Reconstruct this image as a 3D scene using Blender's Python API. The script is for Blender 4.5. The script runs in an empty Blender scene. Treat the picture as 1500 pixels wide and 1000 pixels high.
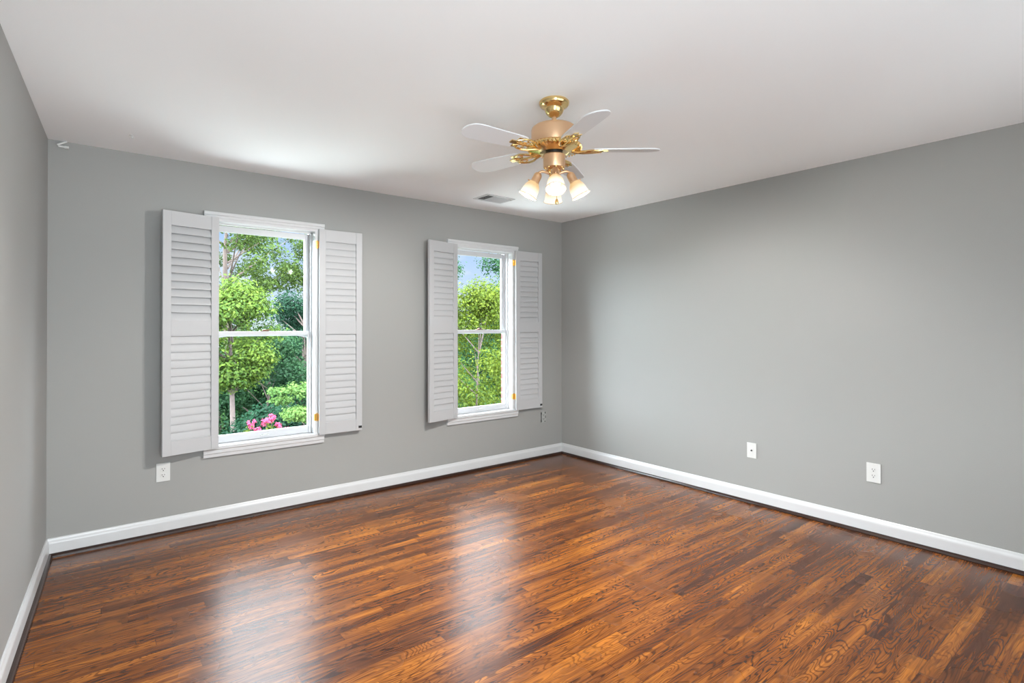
import bpy, bmesh, math, random
import numpy as np
from mathutils import Vector, Matrix
random.seed(7)
C = bpy.context.scene.collection
S = bpy.context.scene
pi = math.pi
H = 2.44            # ceiling height

# ---------------------------------------------------------------- camera
F_PX, HOR = 790.65, 472.0
yaw, pit, rol = 0.6726, 0.0072, -0.0014
R0 = Vector((math.cos(yaw), -math.sin(yaw), 0)); F0 = Vector((math.sin(yaw), math.cos(yaw), 0)); U0 = Vector((0, 0, 1))
Fv = F0*math.cos(pit) + U0*math.sin(pit); Uv = U0*math.cos(pit) - F0*math.sin(pit)
Rv = R0*math.cos(rol) + Uv*math.sin(rol); Uv = Uv*math.cos(rol) - R0*math.sin(rol)
cd = bpy.data.cameras.new('camera'); cam = bpy.data.objects.new('camera', cd); C.objects.link(cam)
cd.sensor_width = 36; cd.lens = 36*F_PX/1500; cd.clip_start = 0.02; cd.clip_end = 400
cd.shift_y = -(500-HOR)/1500
m = Matrix((Rv, Uv, -Fv)).transposed().to_4x4(); m.translation = (-3.9803, -4.1516, 1.3416)
cam.matrix_world = m
S.camera = cam

# ---------------------------------------------------------------- world, sun, exposure
S.view_settings.view_transform = 'Standard'; S.view_settings.look = 'None'
S.view_settings.exposure = 0.32; S.view_settings.gamma = 1; S.view_settings.use_curve_mapping = False
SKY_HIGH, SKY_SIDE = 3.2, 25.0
W = bpy.data.worlds.new('sky'); S.world = W; W.use_nodes = True
nt = W.node_tree; nt.nodes.clear(); N = nt.nodes.new; L = nt.links.new
tc = N('ShaderNodeTexCoord'); sx = N('ShaderNodeSeparateXYZ'); L(tc.outputs['Generated'], sx.inputs[0])
clear = N('ShaderNodeValToRGB'); clear.color_ramp.elements[0].position = 0.0; clear.color_ramp.elements[0].color = (.66, .76, .88, 1)
clear.color_ramp.elements[1].position = .22; clear.color_ramp.elements[1].color = (.27, .46, .82, 1)
L(sx.outputs[2], clear.inputs[0])
mp = N('ShaderNodeMapping'); mp.inputs['Scale'].default_value = (3, 3, 9); L(tc.outputs['Generated'], mp.inputs[0])
cn = N('ShaderNodeTexNoise'); cn.inputs['Scale'].default_value = 2.2; cn.inputs['Detail'].default_value = 5; L(mp.outputs[0], cn.inputs[0])
cr = N('ShaderNodeValToRGB'); cr.color_ramp.elements[0].position = .50; cr.color_ramp.elements[1].position = .66; L(cn.outputs[0], cr.inputs[0])
mx = N('ShaderNodeMixRGB'); mx.inputs[2].default_value = (.72, .76, .8, 1); L(cr.outputs[0], mx.inputs[0]); L(clear.outputs[0], mx.inputs[1])
hi = N('ShaderNodeMapRange'); hi.interpolation_type = 'SMOOTHSTEP'
hi.inputs['From Min'].default_value = .22; hi.inputs['From Max'].default_value = .34
hi.inputs['To Min'].default_value = 0; hi.inputs['To Max'].default_value = 1; L(sx.outputs[2], hi.inputs[0])
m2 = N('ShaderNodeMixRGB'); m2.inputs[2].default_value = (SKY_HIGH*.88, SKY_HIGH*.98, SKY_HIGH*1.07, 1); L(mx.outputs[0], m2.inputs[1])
# sky made far brighter outside the window views, added to light the walls
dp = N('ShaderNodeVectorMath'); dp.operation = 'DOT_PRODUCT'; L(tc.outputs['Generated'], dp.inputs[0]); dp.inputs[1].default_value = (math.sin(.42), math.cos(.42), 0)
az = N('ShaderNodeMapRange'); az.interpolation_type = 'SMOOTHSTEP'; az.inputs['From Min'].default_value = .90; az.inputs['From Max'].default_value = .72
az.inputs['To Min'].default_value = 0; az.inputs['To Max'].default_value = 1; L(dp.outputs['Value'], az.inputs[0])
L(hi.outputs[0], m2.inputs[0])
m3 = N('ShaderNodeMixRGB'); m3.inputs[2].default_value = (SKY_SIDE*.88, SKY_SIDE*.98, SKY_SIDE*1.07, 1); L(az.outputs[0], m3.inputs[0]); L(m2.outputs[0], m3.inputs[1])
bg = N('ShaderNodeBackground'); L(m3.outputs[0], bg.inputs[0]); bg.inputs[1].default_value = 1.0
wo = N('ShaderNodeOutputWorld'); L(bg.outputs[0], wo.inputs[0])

def light(name, kind, loc, energy, color=(1, 1, 1), **k):
    d = bpy.data.lights.new(name, kind); d.energy = energy; d.color = color
    for a, b in k.items(): setattr(d, a, b)
    o = bpy.data.objects.new(name, d); C.objects.link(o); o.location = loc
    return o
sun = light('sun', 'SUN', (0, -10, 20), 3.2, (1, .95, .86), angle=.01)
sun.rotation_euler = Vector((.50, .62, -.80)).to_track_quat('-Z', 'Y').to_euler()
# unseen fill panels added behind the camera to brighten the room
rear = light('rear_fill', 'AREA', (-2.0, -4.86, 1.3), 24, (.86, .95, 1), shape='RECTANGLE', size=2.6, size_y=1.5)
rear.rotation_euler = Vector((0, 1, .16)).to_track_quat('-Z', 'Z').to_euler()
hall = light('doorway_fill', 'AREA', (-3.85, -4.95, 1.2), 74, (.86, .95, 1), shape='RECTANGLE', size=.75, size_y=1.9)
hall.rotation_euler = Vector((0, 1, .02)).to_track_quat('-Z', 'Z').to_euler()
BULB = 66.0
lb = light('outdoor_upfill', 'AREA', (-2.6, 2.4, -1.6), 420, (.88, .96, 1), shape='RECTANGLE', size=4, size_y=3)  # unseen panel added outdoors, stands in for light off the ground
lb.rotation_euler = Vector((0, -.35, 1)).to_track_quat('-Z', 'Y').to_euler()
# upward fill panels added outside below each window to brighten the ceiling
for i, wx in enumerate((-2.9355, -1.022)):
    gb = light('window_upfill', 'AREA', (wx, 1.15, -.35), (3, 12)[i], (.86, .95, 1), shape='RECTANGLE', size=1.8, size_y=1.5)
    gb.rotation_euler = Vector((0, -.45, 1)).to_track_quat('-Z', 'Y').to_euler()

# ---------------------------------------------------------------- materials
def new_mat(name):
    mt = bpy.data.materials.new(name); mt.use_nodes = True
    return mt, mt.node_tree, mt.node_tree.nodes['Principled BSDF']
def mat(name, col, rough=.5, metal=0, spec=.5, bump=0, bscale=60, var=0):
    mt, t, b = new_mat(name)
    b.inputs['Base Color'].default_value = (*col, 1); b.inputs['Roughness'].default_value = rough
    b.inputs['Metallic'].default_value = metal; b.inputs['Specular IOR Level'].default_value = spec
    g = t.nodes.new('ShaderNodeTexCoord'); n = t.nodes.new('ShaderNodeTexNoise'); n.inputs['Scale'].default_value = bscale
    n.inputs['Detail'].default_value = 3; t.links.new(g.outputs['Object'], n.inputs[0])
    if bump:
        bp = t.nodes.new('ShaderNodeBump'); bp.inputs['Strength'].default_value = bump; bp.inputs['Distance'].default_value = .002
        t.links.new(n.outputs[0], bp.inputs['Height']); t.links.new(bp.outputs[0], b.inputs['Normal'])
    if var:
        r = t.nodes.new('ShaderNodeValToRGB')
        r.color_ramp.elements[0].position = .3; r.color_ramp.elements[1].position = .7
        r.color_ramp.elements[0].color = (*[c*(1-var) for c in col], 1); r.color_ramp.elements[1].color = (*[min(1, c*(1+var)) for c in col], 1)
        t.links.new(n.outputs[0], r.inputs[0]); t.links.new(r.outputs[0], b.inputs['Base Color'])
    return mt
M = {}
M['wall'] = mat('grey wall paint', (.300, .303, .294), .55, spec=.25, bump=.12, bscale=220, var=.012)
M['ceiling'] = mat('white ceiling paint', (.90, .915, .93), .8, spec=.2, bump=.1, bscale=150)
M['trim'] = mat('white trim gloss paint', (.55, .56, .57), .28, bump=.05, bscale=90)
M['shutter'] = mat('white shutter paint', (.42, .425, .435), .5, bump=.06, bscale=70)
M['vinyl'] = mat('white window paint', (.54, .55, .57), .3)
M['shoe'] = mat('dark stained oak', (.022, .007, .0035), .25, bump=.2, bscale=40, var=.3)
M['brass'] = mat('polished brass', (.83, .60, .27), .16, 1)
M['satin'] = mat('satin brass', (.74, .48, .29), .38, .75)
M['hinge'] = mat('brass hinge', (.80, .50, .13), .3, 1)
M['dark'] = mat('black plastic', (.012, .012, .012), .5)
M['plate'] = mat('white plastic', (.60, .61, .60), .35)
M['plate_grey'] = mat('grey painted plate', (.34, .35, .34), .5)
M['slot'] = mat('dark slot', (.04, .04, .04), .6)
M['blade'] = mat('white fan blade', (.70, .71, .73), .28, bump=.05, bscale=50)
M['vent'] = mat('white vent metal', (.62, .63, .64), .45)
M['duct'] = mat('dark duct', (.015, .015, .015), .8)
M['steel'] = mat('steel', (.55, .54, .52), .3, 1)
M['bronze'] = mat('bronze latch', (.16, .07, .05), .35, .6)

def glass_mat():
    mt = bpy.data.materials.new('window glass'); mt.use_nodes = True; t = mt.node_tree; t.nodes.clear()
    o = t.nodes.new('ShaderNodeOutputMaterial'); tr = t.nodes.new('ShaderNodeBsdfTransparent'); gl = t.nodes.new('ShaderNodeBsdfGlossy')
    gl.inputs['Roughness'].default_value = .02; tr.inputs[0].default_value = (.97, .985, .98, 1)
    fr = t.nodes.new('ShaderNodeFresnel'); fr.inputs[0].default_value = 1.09
    mi = t.nodes.new('ShaderNodeMixShader'); t.links.new(fr.outputs[0], mi.inputs[0]); t.links.new(tr.outputs[0], mi.inputs[1]); t.links.new(gl.outputs[0], mi.inputs[2])
    t.links.new(mi.outputs[0], o.inputs[0]); return mt
M['glass'] = glass_mat()
def shade_mat():
    mt, t, b = new_mat('lit frosted glass')
    b.inputs['Base Color'].default_value = (.42, .35, .25, 1); b.inputs['Roughness'].default_value = .35
    # brighter near the open mouth, amber towards the neck of the glass
    g = t.nodes.new('ShaderNodeTexCoord'); s = t.nodes.new('ShaderNodeSeparateXYZ'); t.links.new(g.outputs['Object'], s.inputs[0])
    r = t.nodes.new('ShaderNodeMapRange'); r.inputs['From Min'].default_value = -.02; r.inputs['From Max'].default_value = -.075
    r.inputs['To Min'].default_value = 0; r.inputs['To Max'].default_value = 1; t.links.new(s.outputs[2], r.inputs[0])
    c = t.nodes.new('ShaderNodeValToRGB'); c.color_ramp.elements[0].color = (.62, .38, .13, 1); c.color_ramp.elements[1].color = (1, .93, .80, 1)
    c.color_ramp.elements[1].position = .55
    t.links.new(r.outputs[0], c.inputs[0]); t.links.new(c.outputs[0], b.inputs['Emission Color']); b.inputs['Emission Strength'].default_value = .72
    return mt
M['shade'] = shade_mat()
def bulb_mat():
    mt, t, b = new_mat('lit bulb'); b.inputs['Base Color'].default_value = (1, .95, .88, 1)
    b.inputs['Emission Color'].default_value = (1, .93, .82, 1); b.inputs['Emission Strength'].default_value = 2.5; return mt
M['bulb'] = bulb_mat()

def floor_mat():
    mt, t, b = new_mat('stained oak strip floor'); n = t.nodes.new; k = t.links.new
    def math_(op, a, c=None, d=None):
        q = n('ShaderNodeMath'); q.operation = op
        for i, v in enumerate((a, c, d)):
            if v is None: continue
            if isinstance(v, (int, float)): q.inputs[i].default_value = v
            else: k(v, q.inputs[i])
        return q.outputs[0]
    tc = n('ShaderNodeTexCoord'); s = n('ShaderNodeSeparateXYZ'); k(tc.outputs['Object'], s.inputs[0]); X, Y = s.outputs[0], s.outputs[1]
    BW = .0572
    ry = math_('DIVIDE', Y, BW); row = math_('FLOOR', ry); fy = math_('FRACT', ry)
    wn = n('ShaderNodeTexWhiteNoise'); wn.noise_dimensions = '1D'; k(row, wn.inputs['W']); rr = wn.outputs['Value']
    ln = math_('ADD', .62, math_('MULTIPLY', rr, .75))
    rx = math_('ADD', math_('DIVIDE', X, ln), math_('MULTIPLY', rr, 57.3)); col = math_('FLOOR', rx); fx = math_('FRACT', rx)
    cv = n('ShaderNodeCombineXYZ'); k(row, cv.inputs[0]); k(col, cv.inputs[1])
    w2 = n('ShaderNodeTexWhiteNoise'); w2.noise_dimensions = '2D'; k(cv.outputs[0], w2.inputs['Vector'])
    rnd = w2.outputs['Value']; rc = n('ShaderNodeSeparateColor'); k(w2.outputs['Color'], rc.inputs[0])
    # grain coordinates, one offset per board
    gv = n('ShaderNodeCombineXYZ')
    k(math_('ADD', math_('MULTIPLY', X, 1.7), math_('MULTIPLY', rnd, 91)), gv.inputs[0])
    k(math_('ADD', math_('MULTIPLY', Y, 10.5), math_('MULTIPLY', rc.outputs[1], 47)), gv.inputs[1])
    k(math_('MULTIPLY', rc.outputs[2], 33), gv.inputs[2])
    g1 = n('ShaderNodeTexNoise'); g1.inputs['Scale'].default_value = 1.0; g1.inputs['Detail'].default_value = 2.2; g1.inputs['Roughness'].default_value = .45
    g1.inputs['Distortion'].default_value = .35; k(gv.outputs[0], g1.inputs[0])
    ringf = math_('ADD', 16, math_('MULTIPLY', rc.outputs[0], 22))
    ring = math_('SINE', math_('MULTIPLY', math_('MULTIPLY', g1.outputs[0], ringf), 6.2832))
    r01 = n('ShaderNodeMapRange'); r01.interpolation_type = 'SMOOTHSTEP'; r01.inputs['From Min'].default_value = .15; r01.inputs['From Max'].default_value = .95; k(ring, r01.inputs[0])
    # pores / fine streaks
    pv = n('ShaderNodeCombineXYZ'); k(math_('MULTIPLY', X, 9), pv.inputs[0]); k(math_('MULTIPLY', Y, 260), pv.inputs[1]); k(math_('MULTIPLY', rnd, 20), pv.inputs[2])
    p1 = n('ShaderNodeTexNoise'); p1.inputs['Scale'].default_value = 1; p1.inputs['Detail'].default_value = 3; k(pv.outputs[0], p1.inputs[0])
    # stain blotches crossing the boards
    bv = n('ShaderNodeCombineXYZ'); k(math_('MULTIPLY', X, 1.5), bv.inputs[0]); k(math_('MULTIPLY', Y, 11), bv.inputs[1]); k(math_('MULTIPLY', rnd, 1.2), bv.inputs[2])
    b1 = n('ShaderNodeTexNoise'); b1.inputs['Scale'].default_value = 1.2; b1.inputs['Detail'].default_value = 4; k(bv.outputs[0], b1.inputs[0])
    sv = n('ShaderNodeCombineXYZ'); k(math_('MULTIPLY', X, 2.5), sv.inputs[0]); k(math_('MULTIPLY', Y, 75), sv.inputs[1]); k(math_('MULTIPLY', rnd, 9), sv.inputs[2])
    s1 = n('ShaderNodeTexNoise'); s1.inputs['Scale'].default_value = 1; s1.inputs['Detail'].default_value = 4; s1.inputs['Roughness'].default_value = .6; k(sv.outputs[0], s1.inputs[0])
    tone = math_('ADD', math_('ADD', math_('MULTIPLY', rnd, .38), math_('MULTIPLY', math_('SUBTRACT', s1.outputs[0], .5), 1.1)), math_('MULTIPLY', math_('SUBTRACT', b1.outputs[0], .5), 1.15))
    cr = n('ShaderNodeValToRGB'); e = cr.color_ramp.elements
    e[0].position = 0; e[0].color = (.036, .010, .004, 1); e[1].position = 1; e[1].color = (.36, .125, .015, 1)
    q = cr.color_ramp.elements.new(.35); q.color = (.098, .028, .006, 1)
    q = cr.color_ramp.elements.new(.65); q.color = (.195, .061, .009, 1)
    k(math_('ADD', tone, .34), cr.inputs[0])
    dk = n('ShaderNodeMixRGB'); dk.blend_type = 'MULTIPLY'; dk.inputs[2].default_value = (.30, .26, .26, 1)
    k(math_('MULTIPLY', r01.outputs[0], math_('ADD', .45, math_('MULTIPLY', rc.outputs[2], .5))), dk.inputs[0]); k(cr.outputs[0], dk.inputs[1])
    d2 = n('ShaderNodeMixRGB'); d2.blend_type = 'MULTIPLY'; d2.inputs[2].default_value = (.45, .40, .38, 1)
    pm = n('ShaderNodeMapRange'); pm.inputs['From Min'].default_value = .52; pm.inputs['From Max'].default_value = .72; pm.inputs['To Max'].default_value = .8; k(p1.outputs[0], pm.inputs[0])
    k(pm.outputs[0], d2.inputs[0]); k(dk.outputs[0], d2.inputs[1])
    # seams
    ey = math_('MINIMUM', fy, math_('SUBTRACT', 1, fy)); ex = math_('MULTIPLY', math_('MINIMUM', fx, math_('SUBTRACT', 1, fx)), math_('DIVIDE', ln, BW))
    ed = math_('MINIMUM', ey, ex); sm = n('ShaderNodeMapRange'); sm.inputs['From Min'].default_value = .012; sm.inputs['From Max'].default_value = .03
    sm.inputs['To Min'].default_value = .6; sm.inputs['To Max'].default_value = 0; k(ed, sm.inputs[0])
    d3 = n('ShaderNodeMixRGB'); d3.blend_type = 'MULTIPLY'; d3.inputs[2].default_value = (.2, .15, .12, 1); k(sm.outputs[0], d3.inputs[0]); k(d2.outputs[0], d3.inputs[1])
    k(d3.outputs[0], b.inputs['Base Color'])
    # finish: satin polyurethane, a little uneven
    wv = n('ShaderNodeTexNoise'); wv.inputs['Scale'].default_value = 4; wv.inputs['Detail'].default_value = 1.5; k(tc.outputs['Object'], wv.inputs[0])
    k(math_('ADD', .19, math_('MULTIPLY', wv.outputs[0], .14)), b.inputs['Roughness'])
    b.inputs['Specular IOR Level'].default_value = .37
    hgt = math_('ADD', math_('MULTIPLY', r01.outputs[0], -.12), math_('MULTIPLY', pm.outputs[0], -.35))
    bp = n('ShaderNodeBump'); bp.inputs['Strength'].default_value = .10; bp.inputs['Distance'].default_value = .0010; k(hgt, bp.inputs['Height'])
    bp2 = n('ShaderNodeBump'); bp2.inputs['Strength'].default_value = .15; bp2.inputs['Distance'].default_value = .004; k(wv.outputs[0], bp2.inputs['Height']); k(bp.outputs[0], bp2.inputs['Normal'])
    k(bp2.outputs[0], b.inputs['Normal'])
    return mt
M['floor'] = floor_mat()

def leaf_mat(name, c1, c2, c3=None):
    mt = bpy.data.materials.new(name); mt.use_nodes = True; t = mt.node_tree; t.nodes.clear(); n = t.nodes.new; k = t.links.new
    g = n('ShaderNodeNewGeometry'); tc = n('ShaderNodeTexCoord'); no = n('ShaderNodeTexNoise'); no.inputs['Scale'].default_value = .9; no.inputs['Detail'].default_value = 2
    k(tc.outputs['Object'], no.inputs[0])
    ad = n('ShaderNodeMath'); ad.operation = 'MULTIPLY_ADD'; k(g.outputs['Random Per Island'], ad.inputs[0]); ad.inputs[1].default_value = .55
    sb = n('ShaderNodeMath'); sb.operation = 'SUBTRACT'; k(no.outputs[0], sb.inputs[0]); sb.inputs[1].default_value = .27; k(sb.outputs[0], ad.inputs[2])
    r = n('ShaderNodeValToRGB'); r.color_ramp.elements[0].color = (*c1, 1); r.color_ramp.elements[1].color = (*c2, 1)
    if c3:
        q = r.color_ramp.elements.new(.93); q.color = (*c2, 1); r.color_ramp.elements[-1].color = (*c3, 1)
    k(ad.outputs[0], r.inputs[0])
    d = n('ShaderNodeBsdfDiffuse'); tr = n('ShaderNodeBsdfTranslucent'); gl = n('ShaderNodeBsdfGlossy'); gl.inputs['Roughness'].default_value = .45
    k(r.outputs[0], d.inputs[0]); k(r.outputs[0], tr.inputs[0]); gl.inputs[0].default_value = (.5, .5, .5, 1)
    m1 = n('ShaderNodeMixShader'); m1.inputs[0].default_value = .3; k(d.outputs[0], m1.inputs[1]); k(tr.outputs[0], m1.inputs[2])
    m2 = n('ShaderNodeMixShader'); m2.inputs[0].default_value = .008; k(m1.outputs[0], m2.inputs[1]); k(gl.outputs[0], m2.inputs[2])
    o = n('ShaderNodeOutputMaterial'); k(m2.outputs[0], o.inputs[0]); return mt
M['leaf_maple'] = leaf_mat('maple leaves', (0.0108, 0.0324, 0.00792), (0.0612, 0.09, 0.0108))
M['leaf_mid'] = leaf_mat('mid green leaves', (0.00432, 0.018, 0.009), (0.018, 0.0468, 0.0162))
M['leaf_dark'] = leaf_mat('dark green leaves', (0.00216, 0.0108, 0.00648), (0.00864, 0.0306, 0.0144))
M['leaf_oak'] = leaf_mat('oak leaves', (0.0108, 0.027, 0.0072), (0.0468, 0.0684, 0.0126))
M['leaf_dog'] = leaf_mat('dogwood leaves', (0.0216, 0.0576, 0.0144), (0.0684, 0.108, 0.0252))
M['leaf_birch'] = leaf_mat('river birch leaves', (0.010, 0.027, 0.0035), (0.062, 0.080, 0.007), (0.13, 0.07, 0.008))
M['bark'] = mat('bark', (.05, .034, .028), .9, bump=.8, bscale=14, var=.3)
M['bark_pale'] = mat('pale bark', (.055, .038, .034), .9, bump=.6, bscale=12, var=.25)
M['pink'] = leaf_mat('pink blossom', (.22, .012, .05), (.42, .09, .17))
M['grass'] = mat('grass', (.012, .026, .008), .95, spec=0, var=.4, bscale=3)
def brick_mat():
    mt, t, b = new_mat('red brick'); tc = t.nodes.new('ShaderNodeTexCoord'); mp = t.nodes.new('ShaderNodeMapping'); mp.inputs['Rotation'].default_value = (pi/2, 0, 0)
    br = t.nodes.new('ShaderNodeTexBrick'); br.inputs['Scale'].default_value = 1; br.inputs['Brick Width'].default_value = .2; br.inputs['Row Height'].default_value = .067
    br.inputs['Mortar Size'].default_value = .006; br.inputs['Color1'].default_value = (.22, .06, .05, 1); br.inputs['Color2'].default_value = (.13, .035, .035, 1); br.inputs['Mortar'].default_value = (.35, .3, .28, 1)
    t.links.new(tc.outputs['Object'], mp.inputs[0]); t.links.new(mp.outputs[0], br.inputs[0]); t.links.new(br.outputs[0], b.inputs['Base Color']); b.inputs['Roughness'].default_value = .9
    return mt
M['brick'] = brick_mat()

# ---------------------------------------------------------------- mesh helpers
class MB:
    def __init__(s): s.v = []; s.f = []; s.sm = []
    def add(s, vs, fs, smooth=False, mtx=None):
        o = len(s.v); s.v += [tuple(mtx @ Vector(v)) if mtx else tuple(v) for v in vs]
        s.f += [[i+o for i in f] for f in fs]; s.sm += [smooth]*len(fs); return s
    def box(s, a, b, mtx=None):
        (x0, y0, z0), (x1, y1, z1) = a, b
        x0, x1 = sorted((x0, x1)); y0, y1 = sorted((y0, y1)); z0, z1 = sorted((z0, z1))
        vs = [(x0, y0, z0), (x1, y0, z0), (x1, y1, z0), (x0, y1, z0), (x0, y0, z1), (x1, y0, z1), (x1, y1, z1), (x0, y1, z1)]
        return s.add(vs, [(3, 2, 1, 0), (4, 5, 6, 7), (0, 1, 5, 4), (1, 2, 6, 5), (2, 3, 7, 6), (3, 0, 4, 7)], False, mtx)
    def lathe(s, prof, n=40, mtx=None, smooth=True, ripple=None):
        vs = []; fs = []
        for j, (r, z) in enumerate(prof):
            for i in range(n):
                a = 2*pi*i/n; rr = r*(1+(ripple(a, j) if ripple else 0)); vs.append((rr*math.cos(a), rr*math.sin(a), z))
        for j in range(len(prof)-1):
            for i in range(n):
                i2 = (i+1) % n; fs.append((j*n+i, j*n+i2, (j+1)*n+i2, (j+1)*n+i))
        if prof[0][0] > 1e-5: fs.append(tuple(range(n-1, -1, -1)))
        if prof[-1][0] > 1e-5: fs.append(tuple(range((len(prof)-1)*n, len(prof)*n)))
        return s.add(vs, fs, smooth, mtx)
    def tube(s, pts, rad, n=12, mtx=None):
        pts = [Vector(p) for p in pts]; R = rad if isinstance(rad, (list, tuple)) else [rad]*len(pts)
        vs = []; fs = []; up = None
        for i, p in enumerate(pts):
            t = (pts[min(i+1, len(pts)-1)]-pts[max(i-1, 0)]).normalized()
            if up is None: up = t.orthogonal().normalized()
            up = (up - t*up.dot(t)).normalized(); w = t.cross(up)
            for k in range(n):
                a = 2*pi*k/n; vs.append(tuple(p+(up*math.cos(a)+w*math.sin(a))*R[i]))
        for i in range(len(pts)-1):
            for k in range(n):
                k2 = (k+1) % n; fs.append((i*n+k, i*n+k2, (i+1)*n+k2, (i+1)*n+k))
        fs.append(tuple(range(n-1, -1, -1))); fs.append(tuple(range((len(pts)-1)*n, len(pts)*n)))
        return s.add(vs, fs, True, mtx)
    def extrude(s, poly, axis, a, b, mtx=None, smooth=False):
        """poly: 2D points; axis 'x': (y,z) profile swept along x from a to b; 'y': (x,z); 'z': (x,y)"""
        def P(u, v, t): return {'x': (t, u, v), 'y': (u, t, v), 'z': (u, v, t)}[axis]
        n = len(poly); vs = [P(u, v, a) for u, v in poly]+[P(u, v, b) for u, v in poly]
        fs = [tuple(range(n-1, -1, -1)), tuple(range(n, 2*n))]+[(i, (i+1) % n, n+(i+1) % n, n+i) for i in range(n)]
        return s.add(vs, fs, smooth, mtx)
    def sphere(s, c, r, n=14, mtx=None):
        prof = [(max(r*math.sin(pi*i/8), 0), -r*math.cos(pi*i/8)) for i in range(9)]
        T = Matrix.Translation(c); return s.lathe(prof, n, (mtx @ T) if mtx else T)
    def build(s, name, material, parent=None, bevel=0, seg=2, loc=None):
        me = bpy.data.meshes.new(name); me.from_pydata(s.v, [], s.f); me.materials.append(material)
        bm = bmesh.new(); bm.from_mesh(me); bmesh.ops.recalc_face_normals(bm, faces=bm.faces[:]); bm.to_mesh(me); bm.free()
        me.polygons.foreach_set('use_smooth', s.sm) if any(s.sm) else None
        if any(s.sm):
            try: me.set_sharp_from_angle(angle=math.radians(38))
            except Exception: pass
        o = bpy.data.objects.new(name, me); C.objects.link(o)
        if parent: o.parent = parent
        if loc is not None: o.location = loc
        if bevel:
            b = o.modifiers.new('bevel', 'BEVEL'); b.width = bevel; b.segments = seg; b.limit_method = 'ANGLE'; b.angle_limit = math.radians(40)
        return o
def tag(o, label=None, cat=None, group=None, kind=None):
    if label: o['label'] = label
    if cat: o['category'] = cat
    if group: o['group'] = group
    if kind: o['kind'] = kind
    return o
def thing(name, label, cat, loc=(0, 0, 0), rz=0, group=None, kind=None):
    o = bpy.data.objects.new(name, None); C.objects.link(o); o.location = loc; o.rotation_euler = (0, 0, rz); o.empty_display_size = .1
    return tag(o, label, cat, group, kind)
def copy_tree(o, parent=None):
    c = o.copy(); C.objects.link(c)
    if parent: c.parent = parent
    for ch in [x for x in list(bpy.data.objects) if x.parent == o]: copy_tree(ch, c)
    return c

# ---------------------------------------------------------------- room shell
XL, YB = -4.1402, -4.72            # left wall at the back corner, rear wall
SK = .0514                         # the left wall splays out slightly towards the viewer
def xl(y): return XL + SK*y
WX = (-2.9355, -1.022)             # window centres
OW, OZ0, OZ1 = .3355, .53, 2.062   # half opening, bottom, top
fl = MB(); fl.add([(XL-.5, YB-.15, 0), (.2, YB-.15, 0), (.2, .14, 0), (XL-.5, .14, 0), (XL-.5, YB-.15, -.2), (.2, YB-.15, -.2), (.2, .14, -.2), (XL-.5, .14, -.2)],
       [(0, 1, 2, 3), (7, 6, 5, 4), (0, 4, 5, 1), (1, 5, 6, 2), (2, 6, 7, 3), (3, 7, 4, 0)])
tag(fl.build('floor', M['floor']), 'glossy reddish brown stained oak strip floor', kind='structure')
tag(MB().box((XL-.5, -6.7, H), (.2, .26, H+.2)).build('ceiling', M['ceiling']), 'smooth white ceiling', kind='structure')
def holed(mb, x0, x1, z0, z1, y0, y1, hs):
    """wall slab with rectangular holes (x0,x1,z0,z1) in a row"""
    cur = x0
    for hx0, hx1, hz0, hz1 in sorted(hs):
        mb.box((cur, y0, z0), (hx0, y1, z1))
        if hz0 > z0: mb.box((hx0, y0, z0), (hx1, y1, hz0))
        mb.box((hx0, y0, hz1), (hx1, y1, z1)); cur = hx1
    mb.box((cur, y0, z0), (x1, y1, z1)); return mb
holes = [(c-OW-.012, c+OW+.012, OZ0-.03, OZ1+.012) for c in WX]
tag(holed(MB(), XL-.5, .2, 0, H, 0, .11, holes).build('wall_back', M['wall']), 'grey painted wall with two shuttered windows', kind='structure')
bh = [(c-.385, c+.385, .46, 2.14) for c in WX]
tag(holed(MB(), XL-1.5, 2.0, -3.2, 2.9, .112, .225, bh).build('wall_exterior', M['brick']), 'red brick outside face of the window wall', kind='structure')
tag(MB().box((0, -4.87, 0), (.14, 0, H)).build('wall_right', M['wall']), 'long blank grey painted wall on the right', kind='structure')
lw = MB(); a, b_ = (XL, 0), (xl(YB-.15), YB-.15)
lw.extrude([a, b_, (b_[0]-.14, b_[1]), (a[0]-.14, a[1])], 'z', 0, H); tag(lw.build('wall_left', M['wall']), 'grey painted wall at the far left edge', kind='structure')
tag(holed(MB(), XL-.5, .2, 0, H, YB-.12, YB, [(-4.27, -3.42, 0, 2.05), (-3.0, -.3, .55, 2.15)]).build('wall_rear', M['wall']), 'grey wall behind the viewer with doorway and added fill-light opening', kind='structure')  # wide opening added so the rear fill panel can shine in
q = MB(); cx_ = -1.65
for x0, x1, z0, z1 in ((-3.07, -3.0, .48, 2.22), (-.3, -.23, .48, 2.22), (-3.0, -.3, 2.15, 2.22), (-3.0, -.3, .48, .55)): q.box((x0, YB-.13, z0), (x1, YB+.015, z1))
tag(q.build('trim_4', M['trim'], bevel=.002), 'white casing of the added fill-light opening behind the viewer', kind='structure')
# unseen box added behind the viewer to keep sky light out
hw = MB(); y0, y1 = -6.6, YB-.12
hw.box((-5.2, y0-.1, 0), (.5, y0, H)); hw.box((-5.2, y0, 0), (-5.1, y1, H)); hw.box((.4, y0, 0), (.5, y1, H)); hw.box((-5.2, y0-.1, -.2), (.5, y1-.03, 0)); hw.box((-5.2, y0-.1, H), (XL-.5, y1, H+.2)); hw.box((.2, y0-.1, H), (.5, y1, H+.2)); hw.box((-5.2, y1, 0), (XL-.5, y1+.12, H)); hw.box((.2, y1, 0), (.5, y1+.12, H))
tag(hw.build('wall_sky_block', M['ceiling']), 'pale box behind the viewer, added to block the sky', kind='structure')
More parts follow.
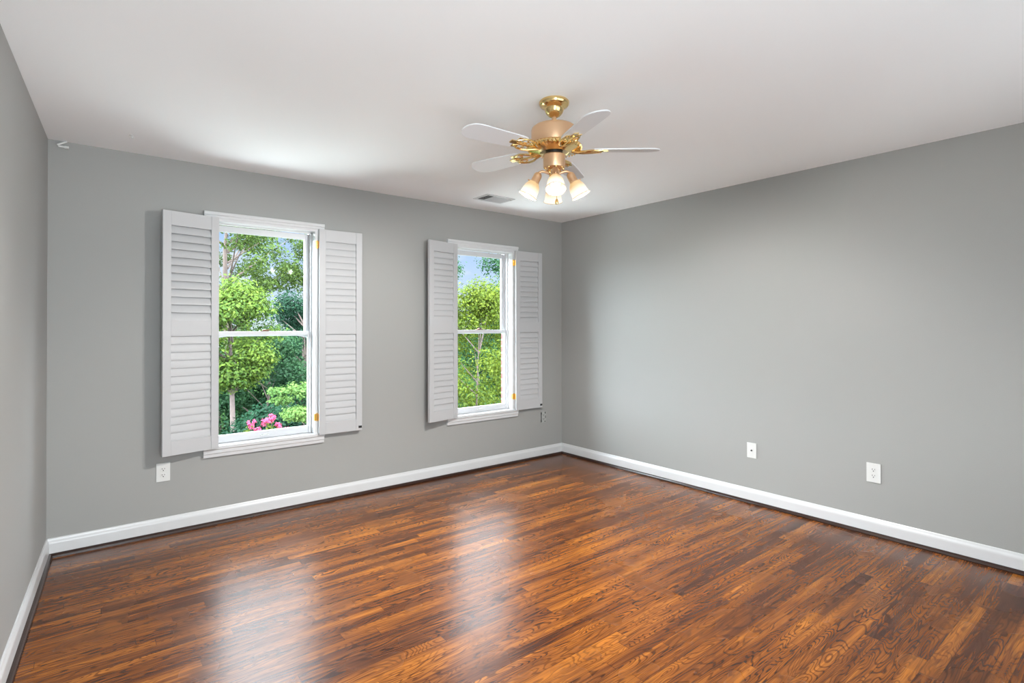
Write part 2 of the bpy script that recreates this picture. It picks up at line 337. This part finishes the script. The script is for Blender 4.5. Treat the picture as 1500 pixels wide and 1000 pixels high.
# baseboards: profile (distance from wall, height)
BH = .108
prof = [(0, .012), (.015, .012), (.015, BH-.030), (.0135, BH-.022), (.009, BH-.012), (.007, BH-.004), (.005, BH), (0, BH)]
shoe = [(.014, 0), (.034, 0), (.0335, .006), (.031, .012), (.026, .018), (.020, .0215), (.014, .023)]
def run(profile, p0, p1, inward, name, material, label):
    p0 = Vector(p0); p1 = Vector(p1); inward = Vector(inward).normalized(); n = len(profile)
    vs = [(*(p0+inward*u), v) for u, v in profile]+[(*(p1+inward*u), v) for u, v in profile]
    fs = [tuple(range(n)), tuple(range(2*n-1, n-1, -1))]+[(i, (i+1) % n, n+(i+1) % n, n+i) for i in range(n)]
    return tag(MB().add(vs, fs).build(name, material), label, kind='structure')
ln = Vector((1, -SK)).normalized()
run(prof, (XL, 0), (0, 0), (0, -1), 'baseboard_back', M['trim'], 'white baseboard below the windows')
run(prof, (0, 0), (0, -4.72), (-1, 0), 'baseboard_right', M['trim'], 'white baseboard along the right wall')
run(prof, (XL, 0), (xl(YB), YB), ln, 'baseboard_left', M['trim'], 'white baseboard along the left wall')
run(shoe, (XL, 0), (0, 0), (0, -1), 'trim_1', M['shoe'], 'dark stained shoe moulding below the windows')
run(shoe, (0, 0), (0, -4.72), (-1, 0), 'trim_2', M['shoe'], 'dark stained shoe moulding along the right wall')
run(shoe, (XL, 0), (xl(YB), YB), ln, 'trim_3', M['shoe'], 'dark stained shoe moulding along the left wall')

# ---------------------------------------------------------------- windows
def make_window(n, cx, label, bowed):
    w = thing('window_%d' % n, label, None, (cx, 0, 0), kind='structure')
    # surround standing off the wall
    f = MB(); o = .4062; zt, zb = 2.124, .456
    hp = [(0, zt), (-.030, zt), (-.034, zt-.006), (-.034, zt-.020), (-.028, zt-.026), (-.028, zt-.040), (-.024, zt-.045), (-.024, OZ1), (0, OZ1)]
    f.extrude(hp, 'x', -o, o)
    sp = [(0, zb), (-.020, zb), (-.022, zb+.022), (-.027, zb+.026), (-.027, zb+.048), (-.033, zb+.054), (-.033, OZ0), (0, OZ0)]
    f.extrude(sp, 'x', -o, o)
    for s in (-1, 1):
        f.box((s*OW, -.024, OZ0), (s*(o-.003), 0, OZ1))
    f.build('casing', M['trim'], w, .0012)
    j = MB()
    for s in (-1, 1):
        j.box((s*OW, 0, OZ0), (s*(OW+.012), .110, OZ1)); j.box((s*(OW-.010), .048, OZ0), (s*OW, .060, OZ1)); j.box((s*(OW-.008), .09, 1.26), (s*(OW+.012), .130, OZ1))
    j.box((-OW-.012, 0, OZ1), (OW+.012, .130, OZ1+.012)); j.box((-OW, .048, OZ1-.010), (OW, .060, OZ1))
    j.box((-OW-.012, 0, OZ0-.030), (OW+.012, .20, OZ0-.001))
    j.build('jamb', M['trim'], w, .001)
    def sash(nm, y, x, gx, z0, z1, gz0, gz1):
        s = MB(); t = .013
        s.box((-x, y-t, z0), (-gx, y+t, z1)); s.box((gx, y-t, z0), (x, y+t, z1)); s.box((-gx, y-t, gz1), (gx, y+t, z1)); s.box((-gx, y-t, z0), (gx, y+t, gz0))
        so = s.build(nm, M['vinyl'], w, .002)
        MB().box((-gx-.003, y-.002, gz0-.003), (gx+.003, y+.002, gz1+.003)).build('glass_pane', M['glass'], so)
        return so
    up = sash('upper_sash', .115, .327, .298, 1.272, 2.055, 1.300, 2.012)
    lo = sash('lower_sash', .076, .326, .310, .531, 1.308, .582, 1.280)
    k = MB(); k.box((-.03, .060, 1.308), (.03, .092, 1.312)); k.lathe([(.0, 1.312), (.013, 1.312), (.012, 1.320), (.006, 1.323), (0, 1.323)], 16, Matrix.Translation((0, .076, 0))); k.box((-.004, .058, 1.314), (.034, .068, 1.320))
    k.build('sash_lock', M['bronze'], lo, .0008)
    lf = MB(); lf.box((-.03, .054, .548), (.03, .063, .556)); lf.tube([(-.02, .056, .555), (-.012, .047, .562), (.012, .047, .562), (.02, .056, .555)], .0035, 8)
    lf.build('sash_lift', M['plate'], lo, .0006)
    # half insect-screen frame outside, its top bar bowed on window 1
    sc = MB(); y0, y1 = .112, .118; g = .327
    sc.box((-.336, y0, .531), (-g, y1, 1.26)); sc.box((g, y0, .531), (.336, y1, 1.26)); sc.box((-g, y0, .531), (g, y1, .545))
    m_ = 16; top = []; bot = []
    for i in range(m_+1):
        u = -1+2*i/m_; top.append((u*.327, 1.285)); bot.append((u*.327, (1.283 if bowed else 1.284)-(.026*abs(u)**4 if bowed else 0)-.004))
    sc.extrude(top+bot[::-1], 'y', y0, y1)
    sc.build('screen_frame', M['vinyl'], w)
    return w
make_window(1, WX[0], 'larger looking left window with green trees behind', True)
make_window(2, WX[1], 'right window near the room corner with yellow green leaves behind', False)

# ---------------------------------------------------------------- louvered shutters
SW, SZ0, SZ1, ST, STILE = .337, .522, 2.081, .025, .048
def make_shutter(sgn, label, open_up=False, catch=False):
    """local: inner front edge at x=0,y=0; the panel runs to x=sgn*SW; thickness towards +y; z absolute"""
    t = thing('window_shutter', label, 'shutter', group='louvered shutters folded back beside the windows')
    f = MB(); s = sgn
    f.box((0, 0, SZ0), (s*STILE, ST, SZ1)); f.box((s*(SW-STILE), 0, SZ0), (s*SW, ST, SZ1))
    for a, b in ((SZ0, .613), (1.282, 1.383), (1.990, SZ1)): f.box((s*(STILE-.0), .0012, a), (s*(SW-STILE), ST-.0012, b))
    f.build('shutter_frame', M['shutter'], t, .0014)
    def bank(z0, z1, n, ang, nm):
        m_ = MB(); p = (z1-z0)/n; ch = .0545; th = .0046
        for i in range(n):
            zc = z0+p*(i+.5); poly = []
            for k in range(12):
                a = 2*pi*k/12; u = ch/2*math.cos(a); v = th/2*math.sin(a)
                # u along the slat's width (up the panel, leaning back at the top)
                poly.append((ST/2+u*math.cos(ang)+v*math.sin(ang), zc+u*math.sin(ang)-v*math.cos(ang)))
            m_.extrude(poly, 'x', s*(STILE-.003), s*(SW-STILE+.003), smooth=True)
        m_.build(nm, M['shutter'], t)
    bank(.613, 1.282, 13, math.radians(79.5), 'louver_panel')
    bank(1.383, 1.990, 12, math.radians(70 if open_up else 79), 'louver_panel')
    for zc in (.655, 1.963):
        h = MB(); kx = -s*.007 if s > 0 else .004
        if s > 0: h.box((-.0245, .031, zc-.026), (-.0226, .058, zc+.026)); h.box((-.0235, .029, zc-.026), (-.006, .031, zc+.026)); h.box((-s*.0014, .006, zc-.026), (0, ST+.004, zc+.026)); h.box((-.016, ST+.003, zc-.026), (-.004, ST+.0052, zc+.026))
        else: h.box((-.02, ST-.0005, zc-.026), (0, ST+.0012, zc+.026))
        h.tube([(kx, ST+.004, zc-.027), (kx, ST+.004, zc+.027)], .0045, 10)
        h.sphere((kx, ST+.004, zc+.029), .0045, 8); h.sphere((kx, ST+.004, zc-.029), .0045, 8)
        if s > 0:
            for dz in (-.016, .016): h.lathe([(0, 0), (.003, 0), (.002, .001), (0, .0012)], 8, Matrix.Translation((-.0245, .046, zc+dz)) @ Matrix.Rotation(-pi/2, 4, 'Y'))
        h.build('hinge', M['hinge'], t)
    if catch:
        c = MB(); c.box((s*(SW-.030), -.003, SZ0+.018), (s*(SW-.003), 0, SZ0+.036)); c.tube([(s*(SW-.022), -.004, SZ0+.027), (s*(SW-.012), -.004, SZ0+.027)], .003, 8)
        c.build('magnetic_catch', M['dark'], t, .0008)
    return t
A8 = math.radians(12.5)
for cx, lab, ll, rl in ((WX[0], 'left window', 'leftmost white louvered shutter, wide open beside the left window', 'white louvered shutter folded open on the right side of the left window'),
                        (WX[1], 'right window', 'white louvered shutter on the left side of the window nearer the corner', 'rightmost white louvered shutter, nearest the room corner')):
    s = make_shutter(-1, ll, open_up=(cx == WX[0])); s.location = (cx-.320, -.058, 0); s.rotation_euler[2] = A8
    s = make_shutter(1, rl, catch=True); s.location = (cx+.358, -.054, 0); s.rotation_euler[2] = -math.radians(.6)

# ---------------------------------------------------------------- wall plates
def screw(mb, x, z, y): mb.lathe([(0, 0), (.0035, 0), (.003, .0012), (0, .0015)], 10, Matrix.Translation((x, y, z)) @ Matrix.Rotation(pi/2, 4, 'X'))
def outlet(label, loc, rz, w=.076, h=.118, plate=M['plate'], rec=M['plate'], bold=False):
    """local: plate on the plane y=0 facing -y, centred"""
    t = thing('wall_outlet', label, 'outlet', loc, rz, 'duplex outlets low on the walls')
    p = MB(); p.box((-w/2, -.006, -h/2), (w/2, 0, h/2)); screw(p, 0, 0, -.006); p.build('cover_plate', plate, t, .003, 3)
    for zc in (.0195, -.0195):
        r = MB(); pts = [(.0165*math.cos(a)*1.03, zc+max(-.0135, min(.0135, .0175*math.sin(a)))) for a in [2*pi*i/24 for i in range(24)]]
        r.extrude(pts, 'y', -.0075, -.005); ro = r.build('receptacle', rec, t, .0006)
        s = MB(); k = 1.9 if bold else 1.25
        s.box((-.0078*1, -.0082, zc-.001), (-.0078+.0022*k, -.0074, zc+.0085)); s.box((.0055, -.0082, zc), (.0055+.0020*k, -.0074, zc+.0080))
        s.extrude([(.0032*math.cos(a), zc-.0075+.0034*math.sin(a)) for a in [2*pi*i/12 for i in range(12)]], 'y', -.0082, -.0074)
        s.build('slots', M['slot'], ro)
    return t
outlet('white duplex outlet below the leftmost shutter', (-3.566, 0, .4), 0)
outlet('white duplex outlet farther right on the long right wall', (0, -2.882, .398), -pi/2, .080, .122)
# outlet by the corner with its plate painted like the wall and a dark strip down its left side
po = outlet('grey painted outlet with dark marks, below the shutter next to the room corner', (-.266, 0, .408), 0, .07, .112, M['plate_grey'], M['plate_grey'], True)
d = MB(); d.box((-.034, -.0072, -.050), (-.026, -.0055, .050)); d.box((-.036, -.008, .028), (-.024, -.0055, .052)); d.box((-.036, -.008, -.050), (-.025, -.0055, -.024))
d.box((.018, -.0085, .034), (.027, -.006, .054)); d.box((.024, -.0085, -.012), (.029, -.006, .014)); d.box((.014, -.0085, -.050), (.025, -.006, -.040)); d.build('dark_gap', M['slot'], po)
cj = thing('cable_jack', 'small white cable jack plate left of the outlet on the right wall', 'wall plate', (0, -2.0755, .398), -pi/2)
p = MB(); p.box((-.036, -.006, -.0565), (.036, 0, .0565)); screw(p, 0, .042, -.006); screw(p, 0, -.042, -.006); p.build('cover_plate', M['plate'], cj, .003, 3)
p = MB(); Rx = Matrix.Rotation(pi/2, 4, 'X'); p.lathe([(.0, .005), (.0065, .005), (.0065, .008), (.0048, .0082), (.0048, .015), (.0035, .015), (.0035, .012), (0, .012)], 16, Rx); p.build('coax_connector', M['slot'], cj)

# ---------------------------------------------------------------- ceiling register
v = thing('ceiling_vent', 'white rectangular air register in the ceiling above the right window', 'vent', (-1.210, -.430, H), math.radians(1.0))
p = MB(); hx, hy, b_ = .150, .104, .022
for a, b in (((-hx, -hy), (-hx+b_, hy)), ((hx-b_, -hy), (hx, hy)), ((-hx+b_, -hy), (hx-b_, -hy+b_)), ((-hx+b_, hy-b_), (hx-b_, hy)), ((-.052, -hy+b_), (-.044, hy-b_))):
    p.box((*a, -.008), (*b, 0))
p.build('vent_frame', M['vent'], v, .002)
MB().box((-hx+b_, -hy+b_, -.0012), (hx-b_, hy-b_, -.0002)).build('duct_opening', M['duct'], v)
def slats(x0, x1, n, ang, nm):
    s = MB()
    for i in range(n):
        x = x0+(x1-x0)*(i+.5)/n; T = Matrix.Translation((x, 0, -.0055)) @ Matrix.Rotation(ang, 4, 'Y')
        s.box((-.0045, -hy+b_, -.0005), (.0045, hy-b_, .0005), T)
    s.build(nm, M['vent'], v)
slats(-.126, -.052, 5, math.radians(-22), 'louver_bank'); slats(-.044, .128, 14, math.radians(62), 'louver_bank')
p = MB(); p.box((.112, -.088, -.016), (.118, -.082, -.002)); p.box((.108, -.089, -.018), (.122, -.081, -.014)); p.build('damper_lever', M['steel'], v)

# small fixtures near the ceiling
hk = thing('ceiling_hook', 'tiny white screw hook in the ceiling above the left side', 'hook', (-3.764, -.376, H))
p = MB(); p.lathe([(0, 0), (.009, 0), (.007, -.003), (0, -.004)], 14); p.tube([(0, 0, -.003), (0, 0, -.012), (.006, 0, -.018), (.012, 0, -.015), (.013, 0, -.009)], .0018, 8)
q = p.build('hook', M['plate'], hk)
cl = thing('cable_clip', 'small white angled clip at the ceiling edge of the left corner', 'clip', (-4.075, -.004, 2.415))
p = MB(); p.tube([(.030, -.010, -.012), (-.018, -.012, -.010), (-.022, -.014, -.004), (.022, -.016, .022)], .0055, 8); p.box((.01, -.012, -.018), (.03, .004, -.004)); p.build('clip_arm', M['plate'], cl)

# ---------------------------------------------------------------- ceiling fan
FX, FY = -2.178, -2.222
fan = thing('ceiling_fan', 'brass ceiling fan with white blades and four lit bell shades', 'ceiling fan', (FX, FY, H))
def Z(z): return z-H
MB().lathe([(0, 0), (.070, 0), (.074, -.006), (.073, -.016), (.066, -.026), (.052, -.034), (.048, -.037), (.046, -.046), (.040, -.060), (.028, -.072), (.017, -.078), (0, -.078)], 48).build('canopy', M['brass'], fan)
MB().lathe([(.011, -.07), (.011, Z(2.318))], 20).build('downrod', M['satin'], fan)
MB().lathe([(0, Z(2.330)), (.022, Z(2.330)), (.026, Z(2.322)), (.060, Z(2.318)), (.098, Z(2.314)), (.109, Z(2.305)), (.112, Z(2.296)), (.112, Z(2.225)), (.108, Z(2.216)), (.06, Z(2.214)), (0, Z(2.214))], 56).build('motor_housing', M['satin'], fan)
r = MB(); r.lathe([(.100, Z(2.222)), (.118, Z(2.226)), (.128, Z(2.220)), (.134, Z(2.212)), (.130, Z(2.204)), (.116, Z(2.198)), (.085, Z(2.192)), (.070, Z(2.186)), (.060, Z(2.190)), (0, Z(2.192))], 96)
for i in range(44):
    a = 2*pi*i/44; T = Matrix.Rotation(a, 4, 'Z') @ Matrix.Translation((.124, 0, Z(2.212)))
    r.tube([(-.012, -.005, .012), (.004, -.001, .008), (.010, .003, -.002), (.002, .006, -.012)], .0034, 6, T)
r.build('rope_ring', M['brass'], fan)
MB().lathe([(0, Z(2.192)), (.040, Z(2.192)), (.040, Z(2.172)), (0, Z(2.172))], 32).build('hub_collar', M['dark'], fan)
MB().lathe([(0, Z(2.178)), (.050, Z(2.178)), (.0535, Z(2.174)), (.0535, Z(2.120)), (.051, Z(2.114)), (.036, Z(2.108)), (0, Z(2.106))], 40).build('switch_housing', M['satin'], fan)
R_ = .515
for i in range(5):
    a = 2*pi*i/5+math.radians(33)
    T = Matrix.Rotation(a, 4, 'Z'); tilt = Matrix.Translation((0, 0, Z(2.200))) @ Matrix.Rotation(math.radians(11), 4, 'X')
    out = []
    n = 10; r0 = .190
    out += [(r0, -.046), (r0+.03, -.053), (.42, -.061)]
    for k in range(n+1):
        t_ = -pi/2+pi*k/n; out.append((R_-.062+.062*math.cos(t_), .061*math.sin(t_)))
    out += [(.42, .061), (r0+.03, .053), (r0, .046)]
    bl = MB().extrude(out, 'z', -.003, .003, T @ tilt).build('fan_blade', M['blade'], fan, .0012)
    ir = MB(); TT = T @ tilt
    ir.box((.225, -.012, -.0075), (.262, .012, -.003), TT)
    for s in (-1, 1):   # open scroll loops of the iron
        ir.tube([(.085, s*.010, -.004), (.115, s*.016, -.010), (.145, s*.036, -.009), (.175, s*.044, -.007), (.205, s*.040, -.006), (.232, s*.022, -.0055), (.205, s*.008, -.0055), (.180, s*.012, -.006), (.172, s*.024, -.006), (.185, s*.030, -.006)], [.006, .006, .0055, .0055, .005, .005, .004, .004, .0035, .003], 8, TT)
        ir.lathe([(0, -.003), (.0055, -.003), (.0045, -.007), (0, -.008)], 10, TT @ Matrix.Translation((.222, s*.030, 0)))
        ir.box((.205, s*.020, -.006), (.236, s*.040, -.003), TT)
    ir.tube([(.07, 0, -.002), (.11, 0, -.009), (.16, 0, -.009), (.23, 0, -.006)], .0055, 8, TT)
    ir.build('blade_iron', M['brass'], bl)
# light kit
k = MB(); k.lathe([(0, Z(2.108)), (.030, Z(2.108)), (.034, Z(2.102)), (.030, Z(2.094)), (.024, Z(2.088)), (.026, Z(2.075)), (.020, Z(2.066)), (.010, Z(2.060)), (0, Z(2.058))], 32)
for i in range(8):
    a = 2*pi*i/8+.2; k.sphere((.044*math.cos(a), .044*math.sin(a), Z(2.112)), .007, 10)
k.build('light_kit_fitter', M['brass'], fan)
ca = math.atan2(-4.1516-FY, -3.9803-FX)
for i in range(4):
    a = ca+i*pi/2+math.radians(3)
    T = Matrix.Rotation(a, 4, 'Z')
    arm = MB().tube([(.018, 0, Z(2.084)), (.040, 0, Z(2.094)), (.060, 0, Z(2.098)), (.074, 0, Z(2.092)), (.080, 0, Z(2.078))], .0062, 10, T)
    tl = math.radians(27)
    hd = T @ Matrix.Translation((.076, 0, Z(2.085))) @ Matrix.Rotation(-tl, 4, 'Y')
    arm.lathe([(0, .004), (.014, .003), (.019, -.004), (.0205, -.012), (.0205, -.040), (.023, -.044), (.023, -.050), (0, -.050)], 24, hd)
    for s in range(3):
        b2 = 2*pi*s/3; arm.lathe([(0, 0), (.003, 0), (.003, .010), (.0045, .011), (0, .014)], 8, hd @ Matrix.Rotation(b2, 4, 'Z') @ Matrix.Translation((.022, 0, -.047)) @ Matrix.Rotation(pi/2, 4, 'Y'))
    arm.build('lamp_arm', M['satin'], fan)
    sp = [(.022, 0), (.0245, -.003), (.031, -.012), (.037, -.025), (.0405, -.040), (.042, -.055), (.0435, -.066), (.047, -.073), (.0475, -.075), (.0455, -.0745), (.0415, -.066), (.040, -.055), (.0385, -.040), (.035, -.026), (.029, -.013), (.022, -.004)]
    sm = MB(); n_ = 36; vs = []; fs = []
    for (rr, zz) in sp:
        for q_ in range(n_): vs.append((rr*math.cos(2*pi*q_/n_), rr*math.sin(2*pi*q_/n_), zz))
    ns = len(sp)
    for j in range(ns):
        j2 = (j+1) % ns
        for q_ in range(n_):
            q2 = (q_+1) % n_; fs.append((j*n_+q_, j*n_+q2, j2*n_+q2, j2*n_+q_))
    sm.add(vs, fs, True); so = sm.build('lamp_shade', M['shade'], fan); so.matrix_local = hd @ Matrix.Translation((0, 0, -.045))
    rim = MB(); rim.tube([(.0475*math.cos(2*pi*q_/36), .0475*math.sin(2*pi*q_/36), -.0745) for q_ in range(37)], .0011, 6); rim.build('shade_rim', M['brass'], so)
    bu = MB().lathe([(0, -.004), (.009, -.006), (.012, -.018), (.019, -.030), (.023, -.042), (.021, -.053), (.012, -.062), (0, -.065)], 20); bu.build('bulb', M['bulb'], so)
    lp = light('bulb_light', 'SPOT', (0, 0, 0), BULB, (1, .975, .94), shadow_soft_size=.022, spot_size=math.radians(172), spot_blend=.35)
    lp.parent = fan; lp.matrix_local = hd @ Matrix.Translation((0, 0, -.120))
ch = MB()
ch.tube([(.045, .02, Z(2.118)), (.058, .026, Z(2.100)), (.059, .0265, Z(2.03))], .0014, 6); ch.tube([(.012, -.004, Z(2.062)), (.012, -.004, Z(1.965))], .0013, 6)
for z_ in np.arange(Z(1.97), Z(2.06), .006): ch.sphere((.012, -.004, float(z_)), .0021, 6)
cho = ch.build('pull_chain', M['brass'], fan)
MB().lathe([(0, Z(1.966)), (.004, Z(1.964)), (.008, Z(1.955)), (.0095, Z(1.946)), (.006, Z(1.938)), (0, Z(1.936))], 14, Matrix.Translation((.012, -.004, 0))).build('chain_knob', M['brass'], cho)

# ---------------------------------------------------------------- outdoors
GZ = -3.2
tag(MB().box((-160, .3, GZ-.3), (160, 300, GZ)).build('ground', M['grass']), 'lawn and woodland ground outside below the windows', kind='structure')
def leaves_mesh(name, material, blobs, n, size, seed, narrow=.55, droop=.2, parent=None):
    """blobs: list of (cx,cy,cz, rx,ry,rz); leaves scattered in shells of leafy clumps"""
    rg = np.random.default_rng(seed); B = np.array(blobs); w = (B[:, 3]*B[:, 5])**1.0; w = w/w.sum()
    idx = rg.choice(len(B), n, p=w); d = rg.normal(size=(n, 3)); d /= np.linalg.norm(d, axis=1)[:, None]
    rad = .9+rg.normal(0, .28, n); rad = np.clip(np.abs(rad), .1, 1.5)
    c = B[idx, :3]+d*B[idx, 3:]*rad[:, None]
    nrm = d*.9+np.array([0, -.15, .75])+rg.normal(0, .55, (n, 3)); nrm /= np.linalg.norm(nrm, axis=1)[:, None]
    t = rg.normal(size=(n, 3)); t[:, 2] -= droop; t -= nrm*np.sum(t*nrm, 1)[:, None]; t /= np.linalg.norm(t, axis=1)[:, None]
    u = np.cross(nrm, t); s = (size*rg.uniform(.6, 1.3, n))[:, None]
    V = np.empty((n, 4, 3)); V[:, 0] = c-t*s*.5; V[:, 1] = c+u*s*.5*narrow+nrm*s*.10; V[:, 2] = c+t*s*.5; V[:, 3] = c-u*s*.5*narrow+nrm*s*.10
    me = bpy.data.meshes.new(name); me.vertices.add(4*n); me.vertices.foreach_set('co', V.reshape(-1))
    Fi = (np.arange(n)[:, None]*4+np.array([[0, 1, 2, 0, 2, 3]])).reshape(-1).astype(np.int32)
    me.loops.add(len(Fi)); me.loops.foreach_set('vertex_index', Fi); me.polygons.add(2*n)
    me.polygons.foreach_set('loop_start', np.arange(0, 6*n, 3, dtype=np.int32)); me.update(calc_edges=True)
    me.materials.append(material); o = bpy.data.objects.new(name, me); C.objects.link(o); o.parent = parent; return o
def tree(name, label, cat, x, y, top, base, rx, nclump, clump, n, size, material, bark, seed, trunk=.12, group='trees outside the windows', narrow=.55, flat=.7, droop=.2, peak=1.0):
    rnd = random.Random(seed); t = thing(name, label, cat, (x, y, GZ), 0, group)
    zc = (top+base)/2-GZ; rz = (top-base)/2; blobs = []
    for i in range(nclump):
        z = rnd.uniform(-1, 1); a = rnd.uniform(0, 2*pi); rr = math.sqrt(max(0, 1-abs(z)**(2 if z < 0 else 2/peak)))*rnd.uniform(.45, .95); c = clump*rnd.uniform(.65, 1.35)
        blobs.append((rr*rx*math.cos(a), rr*rx*math.sin(a), zc+z*(rz-clump*flat*.6), c, c, c*flat))
    tr = MB(); pts = [(0, 0, 0), (rnd.uniform(-.05, .05), .02, zc*.35), (rnd.uniform(-.1, .1), 0, zc*.7), (rnd.uniform(-.15, .15), 0, zc), (0, 0, zc+rz*.7)]
    tr.tube(pts, [trunk, trunk*.85, trunk*.7, trunk*.5, trunk*.12], 12)
    for (bx, by, bz, *_r) in blobs[:min(len(blobs), 26)]:
        z0 = max(zc*.3, bz-math.hypot(bx, by)*.7-.2); z0 = min(z0, zc+rz*.5)
        tr.tube([(0, 0, z0), (bx*.45, by*.45, z0+(bz-z0)*.45), (bx, by, bz)], [trunk*.35, trunk*.22, trunk*.06], 6)
    tr.build('trunk', bark, t); leaves_mesh('foliage', material, blobs, n, size, seed, narrow, droop, t); return t
mp_, mid, dk, ok, dog, bi = [M['leaf_'+s] for s in ('maple', 'mid', 'dark', 'oak', 'dog', 'birch')]
# seen through the left window
tree('maple_tree', 'bright yellow green tree with pale trunk at the left of the left window', 'tree', -.48, 13.6, 2.75, -.45, 1.35, 44, .42, 19000, .115, mp_, M['bark_pale'], 1, .085, peak=1.6)
tree('understory_tree', 'broad mid green tree between the pale trunk and the dark tree', 'tree', 1.2, 16.4, 1.3, -3.0, 2.0, 60, .46, 20000, .12, mid, M['bark'], 2, .06)
tree('dark_tree', 'dark green rounded tree at the right of the left window', 'tree', 3.6, 20.0, 2.9, -2.8, 1.9, 50, .55, 20000, .13, dk, M['bark'], 3, .13)
tree('dogwood_tree', 'low spreading light green tree in the lower right of the left window', 'tree', .45, 8.9, .05, -.9, 1.1, 34, .26, 8000, .08, dog, M['bark'], 4, .045, flat=.35)
tree('laurel_shrub', 'dark green shrub under the dogwood in the left window', 'shrub', .2, 11.2, -.9, -3.15, 1.7, 50, .4, 16000, .1, dk, M['bark'], 14, .04, group='shrubs outside the left window')
tree('laurel_shrub', 'mid green shrub far behind the pale trunk in the left window', 'shrub', .1, 18.5, .2, -3.15, 2.2, 75, .52, 26000, .1, mid, M['bark'], 15, .04, group='shrubs outside the left window')
tree('oak_tree', 'tall loose oak with sky showing through, top of the left window', 'tree', 2.2, 28.5, 8.6, 2.4, 4.6, 90, .62, 19000, .17, ok, M['bark'], 5, .2, flat=.6)
tree('oak_tree', 'yellowish tall tree at the upper right edge of the left window', 'tree', 6.6, 25.5, 7.0, 2.2, 2.0, 40, .55, 11000, .15, ok, M['bark'], 6, .18)
wood = tree('woodland_tree', 'dark woodland tree in the row behind the nearer trees', 'tree', -3.5, 31.0, 3.6, -3.1, 2.8, 90, .75, 20000, .2, dk, M['bark'], 7, .16)
for i, (x, y, r_, s) in enumerate(((2.0, 32.5, 1.1, .92), (7.4, 31.5, 2.3, .9), (12.6, 28.5, 4.0, .95), (17.4, 23.5, .6, 1.0))):
    c = copy_tree(wood); c.location = (x, y, GZ); c.rotation_euler[2] = r_; c.scale = (s, s, s)
# seen through the right window
tree('river_birch', 'yellow green leafy birch close outside the right window', 'tree', 1.95, 4.3, 2.1, -3.0, 1.4, 130, .34, 52000, .062, bi, M['bark_pale'], 11, .04, narrow=.5, droop=.9, peak=1.5)
tree('oak_tree', 'grey green tree behind the birch at the upper right of the right window', 'tree', 9.0, 12.0, 4.9, .5, 1.35, 40, .42, 11000, .11, mid, M['bark'], 12, .12)
tree('oak_tree', 'grey green tree behind the birch at the upper left of the right window', 'tree', 4.9, 11.2, 3.9, .5, 1.0, 34, .38, 9000, .11, mid, M['bark'], 13, .1)
tree('laurel_shrub', 'mid green shrub far behind the birch in the right window', 'shrub', 6.6, 12.6, 1.2, -3.15, 2.3, 70, .5, 22000, .1, mid, M['bark'], 16, .04, group='shrubs outside the right window')
# crape myrtle below the left window
cm = thing('crape_myrtle', 'crape myrtle with pink blossoms just above the left window sill', 'shrub', (-2.28, 2.75, GZ), 0)
st = MB(); rnd = random.Random(5); tips = [(-.13, .02, 3.39), (.02, -.03, 3.42), (.10, .04, 3.44), (.17, 0, 3.33), (-.08, -.05, 3.30), (.48, .05, 3.26), (.60, .0, 3.29), (.28, .05, 3.27)]
for (x, y, z) in tips: st.tube([(x*.2, y*.3, 0), (x*.6+.03, y, 1.6), (x*.9, y, 2.7), (x, y, z)], [.022, .016, .010, .003], 7)
st.build('stems', M['bark_pale'], cm)
bl = [(rnd.uniform(-.6, .8), rnd.uniform(-.5, .5), rnd.uniform(1.9, 2.9), .25, .25, .2) for _ in range(26)]+[(x, y, z-.13, .06, .06, .09) for x, y, z in tips]
leaves_mesh('foliage', M['leaf_birch'], bl, 5200, .055, 21, .45, .1, cm)
for i, (x, y, z) in enumerate(tips):
    leaves_mesh('blossom_cluster', M['pink'], [(x+rnd.uniform(-.032, .032), y+rnd.uniform(-.03, .03), z+rnd.uniform(-.045, .035), .019, .019, .022) for _ in range(7)], 300, .014, 40+i, .9, 0, cm)
